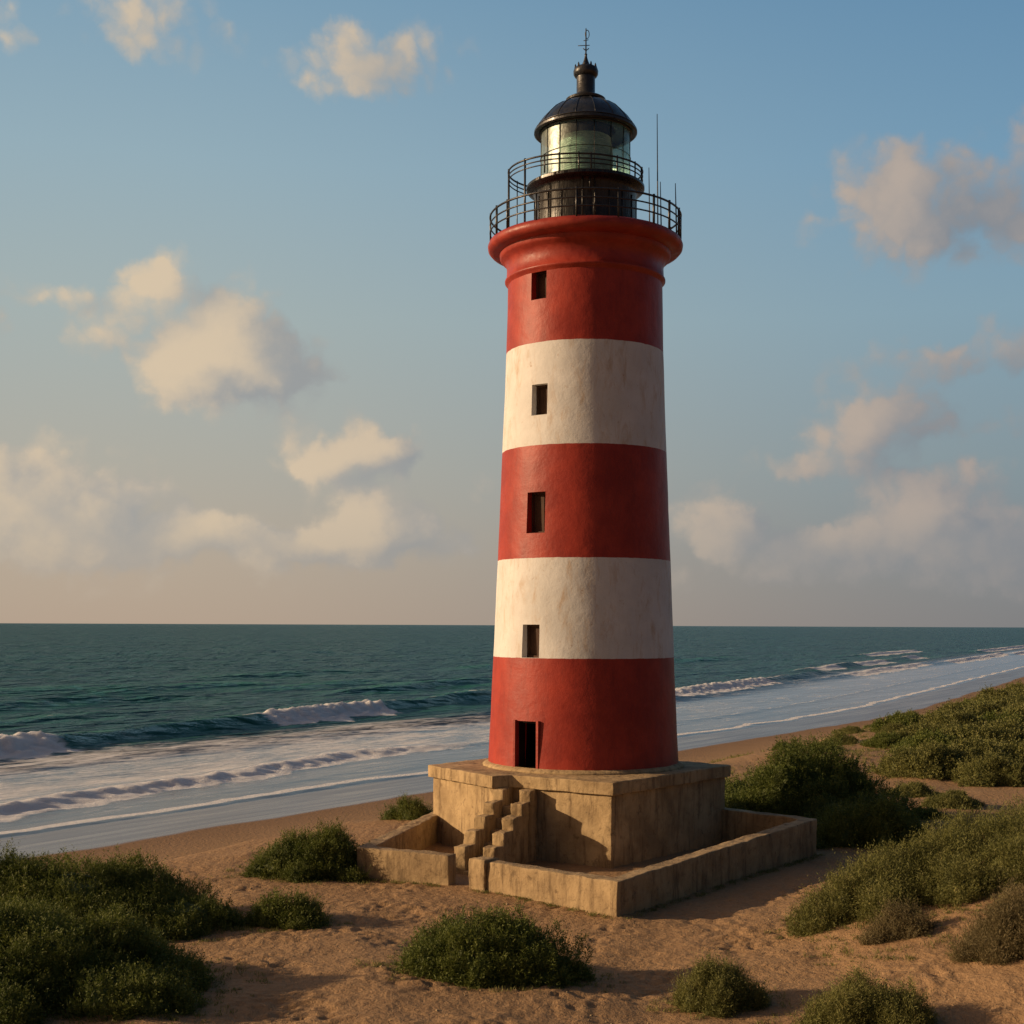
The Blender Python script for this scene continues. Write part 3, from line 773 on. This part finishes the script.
bm = bmesh.new(); lathe(bm, [(.36, 30.50), (.44, 30.54), (.49, 30.62), (.50, 30.74), (.47, 30.84), (.40, 30.90), (.30, 30.93), (.18, 30.95)], CX, CY, 48)
vent = link('ventilator', bm_mesh('ventilator', bm, 40), M['dome'], LH)
for k in range(10):
    a = R_(k * 36 + 8); x = CX + .42 * math.cos(a); y = CY + .42 * math.sin(a)
    bm = bmesh.new(); tube(bm, [(x, y, 30.85), (x, y, 30.95), (x, y, 31.02)], [.045, .04, .012], 5); link('crown_point', bm_mesh('crown_point', bm), M['dome'], vent)
bm = bmesh.new(); lathe(bm, [(.20, 30.92), (.17, 31.0), (.10, 31.16), (.055, 31.32), (.045, 31.4), (.06, 31.43), (.03, 31.48), (.022, 32.45), (.004, 32.5)], CX, CY, 16)
fin = link('finial', bm_mesh('finial', bm, 50), M['iron'], LH)
bm = bmesh.new()
tube(bm, [(CX - .32, CY, 31.78), (CX + .15, CY, 31.80)], .016, 5)
tube(bm, [(CX - .10 , CY, 31.98), (CX + .10, CY, 32.02)], .016, 5)
tube(bm, [(CX + .05 + .08 * math.cos(R_(k * 30)), CY, 32.24 + .17 * math.sin(R_(k * 30))) for k in range(12)], .016, 5, True)
tube(bm, [(CX - .12, CY, 31.68), (CX - .02, CY, 31.6)], .02, 5); tube(bm, [(CX + .12, CY, 31.68), (CX + .02, CY, 31.6)], .02, 5)
link('weather_vane', bm_mesh('weather_vane', bm), M['iron'], fin)

# upper walkway railing round the glass, reaching out to the left where tall posts carry it
ur = empty('lantern_railing'); ur.parent = LH; ur.location = (0, 0, 26.0)
UX, RX, RY = CX - .40, 2.68, 2.30
for zz, r in ((26.68, .036), (26.50, .026), (26.33, .024)):
    bm = bmesh.new(); tube(bm, ring_pts(RX, RY, UX, CY, zz), r, 6, True); link('rail', bm_mesh('rail', bm), M['iron'], ur)
for u, low in ((508, 1), (524, 1), (543, 0), (557, 0), (576, 0), (588, 0), (614, 0), (633, 0), (641, 1)):
    c = max(-1, min(1, ((u - 585.5) * .0395 + CX - UX) / RX)); s = -math.sqrt(max(0, 1 - c * c))
    x = UX + RX * c; y = CY + RY * s
    bm = bmesh.new(); tube(bm, [(x, y, (GZ_ - .02) if u < 530 else 26.02), (x, y, 26.74)], .048 if low else .034, 6)
    link('post', bm_mesh('post', bm), M['iron'], ur)
for a in (30, 60, 90, 120, 150):
    x = UX + RX * math.cos(R_(a)); y = CY + RY * math.sin(R_(a)); bm = bmesh.new(); tube(bm, [(x, y, GZ_ - .02), (x, y, 26.74)], .026, 6); link('post', bm_mesh('post', bm), M['iron'], ur)
# brackets and pipes on the front of the drum
for u, z0, z1 in ((580, 24.0, 26.0), (592, 24.0, 26.1), (587, 25.3, 26.05)):
    c = (u - 585.5) * .04; y = CY - math.sqrt(2.12 ** 2 - c * c); bm = bmesh.new(); tube(bm, [(CX + c, y, z0), (CX + c, y, z1)], .03, 6); link('pipe', bm_mesh('pipe', bm), M['drum'], drum)
# whip aerials clamped to the railing
for u, ztop, zb, yy in ((657, 29.9, GZ_ + .2, 2.2), (649, 27.8, GZ_ + .2, 2.6), (660.5, 26.75, GZ_ + .2, 1.2), (675.5, 26.1, GZ_ + .1, -.6)):
    x = (u - 514) * (CY + yy) / F; bm = bmesh.new(); tube(bm, [(x + .06, CY + yy, zb), (x + .03, CY + yy, (zb + ztop) / 2), (x, CY + yy, ztop)], [.034, .028, .016], 5)
    link('aerial', bm_mesh('aerial', bm), M['iron'], LH)

# ------------------------------------------------------------------ perimeter wall round the base
W0 = Vector((3.12, 39.68)); W1 = Vector((11.55, 51.0)); W2 = Vector((-5.25, 45.9)); W3 = Vector((-.6, 64.2)); GR = Vector((-1.27, 43.67)); GL = Vector((-2.05, 44.27))
pw = empty('low_perimeter_wall', (W0.x, W0.y, 0)); tag(pw, 'low weathered concrete wall around the lighthouse base, open in front of the stairs', 'wall')
T_ = .52
# one run of wall per side; inner line parallel to outer
poly = [GL, W2, W3, W1, W0, GR]
def inner(pts, d):
    out = []
    for i, p in enumerate(pts):
        e1 = (p - pts[i - 1]).normalized() if i else (pts[1] - p).normalized()
        e2 = (pts[i + 1] - p).normalized() if i < len(pts) - 1 else e1
        n1 = Vector((e1.y, -e1.x)); n2 = Vector((e2.y, -e2.x)); b = n1 + n2; b = b / max(b.dot(n1), .3)
        out.append(p + b * d)
    return out
inn = inner(poly, T_)
top = [1.02, 1.02, 1.25, 1.33, 1.06, 1.00]
bm = bmesh.new()
def curved(p, q, n, bow):  # the left rear run is slightly bowed
    return [p.lerp(q, i / n) for i in range(n + 1)]
prism(bm, poly + inn[::-1], -1.2, top + top[::-1])
bmesh.ops.recalc_face_normals(bm, faces=bm.faces[:])
roughen(bm, .30, .026, .03, 21)
link('wall_run', bm_mesh('wall_run', bm, 40), M['wall'], pw)
# the thicker block that ends the wall beside the stairs
bm = bmesh.new(); e = (W0 - GR).normalized(); nrm = Vector((e.y, -e.x))
obox(bm, GR + e * .34 + nrm * -.0 + Vector((-e.y, e.x)) * .22, e, Vector((-e.y, e.x)), .36, .34, -1.0, 1.07); roughen(bm, .2, .04, .04, 23)
link('end_block', bm_mesh('end_block', bm, 40), M['wall'], pw)

# ------------------------------------------------------------------ shrubs
def unit(v): return v / np.maximum(np.linalg.norm(v, axis=1, keepdims=True), 1e-6)
def foliage_mesh(lobes, n_leaf, L, Wd, up=.45, spread=.55, seed=0, per=9, sprig=(.18, .42), limit=None):
    """lobes: (x, y, z, rx, ry, rz); sprigs start just inside the lobes and grow out and up, leaves sit along them"""
    rng = np.random.default_rng(seed); lb = np.array(lobes, float)
    area = lb[:, 3] * lb[:, 4] + lb[:, 3] * lb[:, 5] + lb[:, 4] * lb[:, 5]
    n_leaf = int(n_leaf * 1.55); ns = int(n_leaf / per * 3.2)
    k = rng.choice(len(lb), ns, p=area / area.sum())
    d = unit(rng.normal(size=(ns, 3))); d[:, 2] = np.abs(d[:, 2]) * 1.0 - .22; d = unit(d)
    rr = 1 - np.abs(rng.normal(0, .12, ns)); rr += .30 * fbm(d[:, 0] * 2.4 + k * 3.1, d[:, 1] * 2.4 + d[:, 2] * 2.2, seed + 3, 3)
    p = lb[k, :3] + d * lb[k, 3:] * rr[:, None]
    keep = np.ones(ns, bool)
    for j in range(len(lb)):
        e = (p - lb[j, :3]) / lb[j, 3:]; ins = (np.sum(e * e, 1) < .62) & (k != j); keep &= ~ins
    # ragged gaps
    gap = fbm(p[:, 0] * 1.1 + p[:, 2] * .6, p[:, 1] * 1.1 + p[:, 2] * .9, seed + 8, 3)
    keep &= rng.random(ns) < np.clip(.95 + gap * 1.1, .35, 1)
    p, d, k = p[keep], d[keep], k[keep]; ns = min(len(p), int(n_leaf / per)); p, d, k = p[:ns], d[:ns], k[:ns]
    nrm = unit(d / lb[k, 3:])
    ax = unit(nrm * (1 - up) + np.array([0, 0, up]) + rng.normal(0, spread * .5, (ns, 3)))
    ln = rng.uniform(*sprig, ns) * (1 + 1.0 * (rng.random(ns) < .22))
    base = p - ax * ln[:, None] * .45
    tone_s = np.clip(.42 + .20 * fbm(p[:, 0] * .9, p[:, 1] * .9 + p[:, 2], seed + 5, 3) + rng.normal(0, .15, ns), 0, 1)
    # leaves
    S = np.repeat(np.arange(ns), per); f = np.tile((np.arange(per) + .5) / per, ns) + rng.normal(0, .03, ns * per)
    o = base[S] + ax[S] * (ln[S] * f)[:, None]
    side = unit(np.cross(ax[S], unit(rng.normal(size=(len(S), 3)))))
    ld = unit(ax[S] * .75 + side * .75 + rng.normal(0, .12, (len(S), 3)))
    w = unit(np.cross(ld, rng.normal(size=(len(S), 3))))
    l = L * rng.uniform(.65, 1.25, len(S)) * (1.15 - .5 * np.clip(f, 0, 1)); ww = Wd * rng.uniform(.7, 1.2, len(S))
    v0 = o; v1 = o + ld * (l * .45)[:, None] + w * (ww * .5)[:, None]; v2 = o + ld * l[:, None]; v3 = o + ld * (l * .45)[:, None] - w * (ww * .5)[:, None]
    V = np.stack([v0, v1, v2, v3], 1).reshape(-1, 3)
    Fc = np.arange(len(V)).reshape(-1, 4)
    # solid core behind the leaves, toned darker, blocks the view through
    CV, CF, off = [], [], len(V)
    th_ = np.linspace(0, 2 * np.pi, 19)[:-1]; ph_ = np.linspace(-.25, np.pi / 2 - .02, 9)
    for j, (x, y, z, rx, ry, rz) in enumerate(lb):
        TH, PH = np.meshgrid(th_, ph_, indexing='ij'); dx = np.cos(PH) * np.cos(TH); dy = np.cos(PH) * np.sin(TH); dz = np.sin(PH)
        k_ = .70 * (1 + .22 * fbm(dx * 2.2 + j * 3.3, dy * 2.2 + dz * 1.9, seed + 31, 3))
        CV.append(np.stack([(x + dx * rx * k_).ravel(), (y + dy * ry * k_).ravel(), (z + dz * rz * k_).ravel()], 1))
        ii = np.arange(18)[:, None] * 9 + np.arange(8)[None, :]; i2 = ((np.arange(18) + 1) % 18)[:, None] * 9 + np.arange(8)[None, :]
        CF.append(np.stack([ii, i2, i2 + 1, ii + 1], -1).reshape(-1, 4) + off); off += 162
    nleafv = len(V); V = np.concatenate([V] + CV); Fc = np.concatenate([Fc] + CF)
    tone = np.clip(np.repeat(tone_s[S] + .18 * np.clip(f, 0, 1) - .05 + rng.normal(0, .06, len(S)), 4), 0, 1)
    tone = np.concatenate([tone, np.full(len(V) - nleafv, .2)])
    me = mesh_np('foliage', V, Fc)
    a = me.attributes.new('tone', 'FLOAT', 'POINT'); a.data.foreach_set('value', tone.astype(np.float32))
    return me
def stems_mesh(lobes, n, seed, r=.018):
    rng = random.Random(seed); bm = bmesh.new()
    for i in range(n):
        x, y, z, rx, ry, rz = min(rng.sample(lobes, 2), key=lambda q: q[0] ** 2 + q[1] ** 2); a = rng.uniform(0, 6.28); e = rng.uniform(.1, .8)
        b = Vector((rng.uniform(-.05, .05), rng.uniform(-.05, .05), -.1))
        tip = Vector((x + rx * e * math.cos(a), y + ry * e * math.sin(a), z + rz * math.sqrt(1 - e * e) * .92))
        m1 = b.lerp(tip, .5) + Vector((rng.uniform(-.1, .1), rng.uniform(-.1, .1), .08))
        tube(bm, [b, m1, tip], [r, r * .7, r * .3], 5)
        t2 = m1 + Vector((rng.uniform(-.4, .4) * rx, rng.uniform(-.4, .4) * ry, rz * .35)); tube(bm, [m1, t2], [r * .6, r * .25], 4)
    return bm_mesh('stems', bm)
def auto_lobes(rx, ry, h, n, seed, x0=0, y0=0, zfun=None):
    rng = random.Random(seed); out = [(x0, y0, 0, rx * .62, ry * .62, h * .93)]
    for i in range(n):
        a = 2 * math.pi * i / n + rng.uniform(-.4, .4); e = rng.uniform(.42, .70)
        s = rng.uniform(.30, .46); hh = h * (1.05 - e * .62) * rng.uniform(.75, 1.15)
        out.append((x0 + rx * e * math.cos(a), y0 + ry * e * math.sin(a), 0, rx * s, ry * s * 1.05, max(hh, h * .35)))
    for i in range(n):
        a = rng.uniform(0, 6.28); e = rng.uniform(.72, .98); s = rng.uniform(.12, .26)
        out.append((x0 + rx * e * math.cos(a), y0 + ry * e * math.sin(a), 0, rx * s, ry * s, h * rng.uniform(.20, .42)))
    for i in range(max(2, n // 2)):
        a = rng.uniform(0, 6.28); e = rng.uniform(.1, .5); out.append((x0 + rx * e * math.cos(a), y0 + ry * e * math.sin(a), h * .35, rx * .25, ry * .25, h * rng.uniform(.5, .75)))
    return out
def shrub(name, label, x, y, rx, ry, h, mat, n_leaf, seed, lobes=None, cat='shrub', L=.105, Wd=.024, up=.55, nl=7, stems=14, group=None, sprig=(.18, .42)):
    z = tz(x, y)
    lb = lobes or auto_lobes(rx, ry, h, nl, seed)
    lb = [(a, b, c + tz(x + a, y + b) - z - .05, d, e, f) for a, b, c, d, e, f in lb]
    root = empty(name, (x, y, z)); tag(root, label, cat, group)
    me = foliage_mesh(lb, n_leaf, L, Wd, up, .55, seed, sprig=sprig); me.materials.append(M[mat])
    o = bpy.data.objects.new('foliage', me); col.objects.link(o); o.parent = root
    ms = stems_mesh(lb, stems, seed); ms.materials.append(M['twig'])
    s = bpy.data.objects.new('stems', ms); col.objects.link(s); s.parent = root
    return root

shrub('shrub', 'broad dark green shrub at the left edge, spreading behind the nearest one', -12.8, 38.8, 4.8, 2.6, 1.75, 'leaf', 95000, 1, nl=9, stems=24)
shrub('shrub', 'dense dark green shrub filling the bottom left corner', -10.9, 31.2, 4.0, 2.9, 1.75, 'leaf', 105000, 2, nl=9, stems=24)
shrub('shrub', 'rounded green shrub growing against the left end of the low wall', -6.7, 46.6, 2.2, 1.6, 1.65, 'leaf', 38000, 3, stems=16)
shrub('shrub', 'small low green shrub on bare sand, left of the low wall', -6.4, 38.6, 1.25, .85, .95, 'leaf', 12000, 4, nl=5, stems=10)
shrub('shrub', 'wide low green shrub in the sand in front of the lighthouse, near the bottom middle', -.75, 33.2, 2.5, 1.45, 1.45, 'leaf', 52000, 5, nl=9, stems=18, up=.5)
shrub('shrub', 'green shrub tip showing behind the left side of the low wall', -4.6, 60.5, 1.3, 1.1, .95, 'leaf', 8000, 6, nl=4, stems=8)
shrub('shrub', 'tall dark green thicket behind the right corner of the low wall', 13.5, 60.5, 4.7, 3.6, 3.25, 'leaf', 85000, 7, nl=9, stems=24, L=.11, Wd=.038, sprig=(.22, .5))
shrub('shrub', 'shaded dark shrub just right of the end of the low wall', 13.9, 53.4, 2.5, 2.0, 1.9, 'leaf', 26000, 8, nl=6, stems=14, L=.10, Wd=.034)
sl = []
for (px, py, r, h) in [(8.4, 37.0, .75, .7), (9.2, 37.4, 1.0, 1.05), (10.3, 37.6, 1.2, 1.3), (11.3, 38.3, 1.5, 1.5), (12.4, 38.2, 1.5, 1.55), (13.3, 39.2, 1.8, 1.9), (14.6, 38.8, 1.9, 2.0), (16.0, 39.8, 2.1, 2.1), (17.6, 39.6, 2.2, 2.0), (10.2, 36.4, .8, .7), (12.2, 36.7, 1.0, 1.0), (14.0, 36.9, 1.2, 1.2), (15.8, 37.4, 1.4, 1.3)]:
    sl.append((px - 12.4, py - 38.2, 0, r, r * .85, h))
shrub('shrub', 'long olive green thicket climbing the sandy slope at the right edge', 12.4, 38.2, 5, 2, 2, 'olive', 150000, 9, lobes=sl, stems=40, up=.75, L=.13, Wd=.019, sprig=(.25, .6))
shrub('dry_shrub', 'dry straw coloured bush at the right edge below the long thicket', 12.5, 31.9, 1.8, 1.4, 1.3, 'dry', 42000, 10, nl=7, stems=24, cat='shrub', up=.8, L=.13, Wd=.013, sprig=(.25, .6))
shrub('dry_shrub', 'small dry brown bush on the sand under the long thicket', 9.9, 34.6, .85, .65, .85, 'dry', 12000, 11, nl=5, stems=14, up=.65, L=.075, Wd=.015, sprig=(.2, .4))
shrub('dry_shrub', 'rounded olive brown bush on the sand at the bottom, left of the other near one', 4.75, 31.0, 1.05, .85, 1.0, 'olive', 22000, 12, nl=5, stems=16, up=.75, L=.10, Wd=.015, sprig=(.2, .45))
shrub('dry_shrub', 'olive brown bush cut by the bottom edge of the view at the right', 7.6, 28.9, 1.35, 1.0, 1.05, 'olive', 34000, 13, nl=6, stems=18, up=.75, L=.10, Wd=.015, sprig=(.2, .45))
shrub('shrub', 'small green bush on bare sand between the tall thicket and the far dune', 26.6, 74.5, 2.3, 1.8, 1.7, 'olive', 14000, 14, nl=6, stems=8, L=.13, Wd=.045)

# bushes on the far dunes: three kinds, copied
protos = []
for i, (rx, ry, h, mt) in enumerate([(4.2, 3.4, 2.2, 'olive'), (3.4, 3.0, 1.8, 'leaf'), (5.0, 3.6, 2.0, 'olive')]):
    lb = auto_lobes(rx, ry, h, 8, 40 + i)
    me = foliage_mesh(lb, 17000, .22, .085, .45, .55, 40 + i, sprig=(.3, .7)); me.materials.append(M[mt]); protos.append(me)
far = [(905, 728, .8, 1, 'low bush at the seaward foot of the far green dune'), (878, 713, .45, 1, 'tiny dark bush alone on the sand by the beach'), (908, 712, .5, 0, 'small bush at the beach edge, right of the tiny one')]
POS = [(925, 770, .8), (965, 768, .9), (1005, 766, .9), (1045, 768, 1.0), (935, 753, .9), (975, 752, 1.0), (1015, 750, 1.0), (1060, 748, 1.0), (930, 741, .8), (960, 739, 1.0), (1000, 738, 1.0), (1040, 736, 1.1),
       (955, 729, .9), (990, 727, 1.0), (1025, 725, 1.1), (1060, 722, 1.1), (975, 719, 1.0), (1010, 717, 1.1), (1045, 713, 1.2), (1000, 710, 1.0), (1030, 706, 1.1), (1070, 702, 1.3), (1100, 705, 1.3), (1090, 735, 1.2), (1100, 768, 1.2), (1022, 699, 1.0), (995, 704, .8)]
GRP = 'bushes covering the far dune'
def far_bush(u, v, s, k, label, group=None):
    x, y = unproject(u, v, .3); o = empty('shrub', (x, y, tz(x, y) - .1)); o.scale = (s, s, s * .95); o.rotation_euler.z = (u * 7.3 + v) % 6.28
    tag(o, label, 'shrub', group)
    c = bpy.data.objects.new('foliage', protos[k]); col.objects.link(c); c.parent = o
for u, v, s, k, lab in far: far_bush(u, v, s, k, lab)
for i, (u, v, s) in enumerate(POS):
    far_bush(u, v, s, i % 3 if i % 3 != 1 else (0 if i % 2 else 1), 'one of the merging green bushes covering the far dune at the right edge', GRP)

# ---- loose ground cover: sparse sprigs around the bushes and over the dune sand
SCRUB = [(842, 738, .40), (822, 745, .35), (888, 742, .5), (898, 733, .45), (850, 727, .32), (785, 742, .30), (912, 790, .35), (800, 733, .25), (925, 808, .3), (952, 800, .35)]
for i, (u, v, sc) in enumerate(SCRUB):
    far_bush(u, v, sc, (0, 2, 1)[i % 3], 'low scrubby bush among others dotted over the sand left of the far green dune', 'low scrub dotted over the sand by the far dune')

def pebbles():
    rng = np.random.default_rng(9); n = 900
    x = rng.uniform(-13, 16, n); y = rng.uniform(25.5, 44, n); z = terrain_z(x, y)
    r = rng.uniform(.010, .032, n) * (1 + 1.2 * (rng.random(n) < .05))
    a = np.array([[1, 0, 0], [0, 1, 0], [-1, 0, 0], [0, -1, 0], [.2, .1, .7], [0, 0, -.6]], float)
    V = (np.stack([x, y, z + r * .2], 1)[:, None, :] + (a[None] * (1 + rng.uniform(-.3, .3, (n, 6, 3)))) * r[:, None, None]).reshape(-1, 3)
    t = np.array([[0, 1, 4], [1, 2, 4], [2, 3, 4], [3, 0, 4], [1, 0, 5], [2, 1, 5], [3, 2, 5], [0, 3, 5]])
    F_ = (t[None] + (np.arange(n) * 6)[:, None, None]).reshape(-1, 3)
    o = link('pebbles', mesh_np('pebbles', V, F_), M['plinth']); tag(o, 'small stones and shell bits scattered on the sand', 'pebbles', kind='stuff')
pebbles()
def cover():
    rng = np.random.default_rng(5); pts = []
    def scat(n, fx):
        for _ in range(n): pts.append(fx())
    seeds = [(-12.6, 38.8, 6, 3.6), (-10.9, 31.2, 5, 4), (-6.6, 46.6, 3.2, 2.2), (-.5, 33.2, 3.2, 1.9), (12.8, 57, 6, 5), (13, 37.5, 5.6, 3), (10.5, 34.2, 3, 1.6), (13, 33.4, 3, 2.2), (7.2, 28.9, 2, 1.4), (4.8, 31, 1.6, 1.2), (-6.4, 38.6, 1.8, 1.2)]
    for sx, sy, rx, ry in seeds:
        n = int(16 * rx * ry); a = rng.uniform(0, 6.28, n); e = rng.uniform(.6, 1.05, n)
        pts += list(zip(sx + rx * e * np.cos(a), sy + ry * e * np.sin(a), rng.uniform(.25, .6, n)))
    # along the foot of the wall
    for A, B in ((W2, GL), (GR, W0), (W0, W1)):
        d = (B - A); nn = Vector((-d.y, d.x)).normalized() * (-1)
        for _ in range(int(d.length * 9)):
            t = rng.random(); off = rng.uniform(.02, .35); q = A + d * t
            s = 1 if (A is W0) else -1
            pts.append((q.x + (nn.x if A is W0 else -abs(nn.x)) * off * (1 if A is W0 else .6), q.y - abs(nn.y) * off, rng.uniform(.25, .5)))
    # dune between the lighthouse and the far bushes
    for _ in range(3600):
        t = rng.uniform(52, 150); q = rng.uniform(8, 41); x, y = from_qt(q, t)
        if vnoise(np.array([x / 7]), np.array([y / 7]), 77)[0] > -.05: pts.append((float(x), float(y), rng.uniform(.5, 1.2)))
    P = np.array(pts); n = len(P); z = terrain_z(P[:, 0], P[:, 1], False)
    per = 22; S = np.repeat(np.arange(n), per)
    o = np.stack([P[S, 0] + rng.normal(0, .16, len(S)) * P[S, 2], P[S, 1] + rng.normal(0, .16, len(S)) * P[S, 2], z[S] - .02], 1)
    ax = unit(np.stack([rng.normal(0, .55, len(S)), rng.normal(0, .55, len(S)), np.ones(len(S))], 1))
    l = rng.uniform(.12, .34, len(S)) * P[S, 2]; w = unit(np.cross(ax, rng.normal(size=(len(S), 3)))) * (.010 * P[S, 2] + .003)[:, None]
    v = np.stack([o - w * .4, o + ax * (l * .5)[:, None] + w, o + ax * l[:, None], o + ax * (l * .5)[:, None] - w], 1).reshape(-1, 3)
    me = mesh_np('ground_cover', v, np.arange(len(v)).reshape(-1, 4))
    a = me.attributes.new('tone', 'FLOAT', 'POINT'); a.data.foreach_set('value', np.repeat(rng.random(len(S)), 4).astype(np.float32))
    o = link('ground_cover', me, M['olive']); tag(o, 'thin dry grass and creeping sprigs on the dune sand', 'ground cover', kind='stuff')
cover()
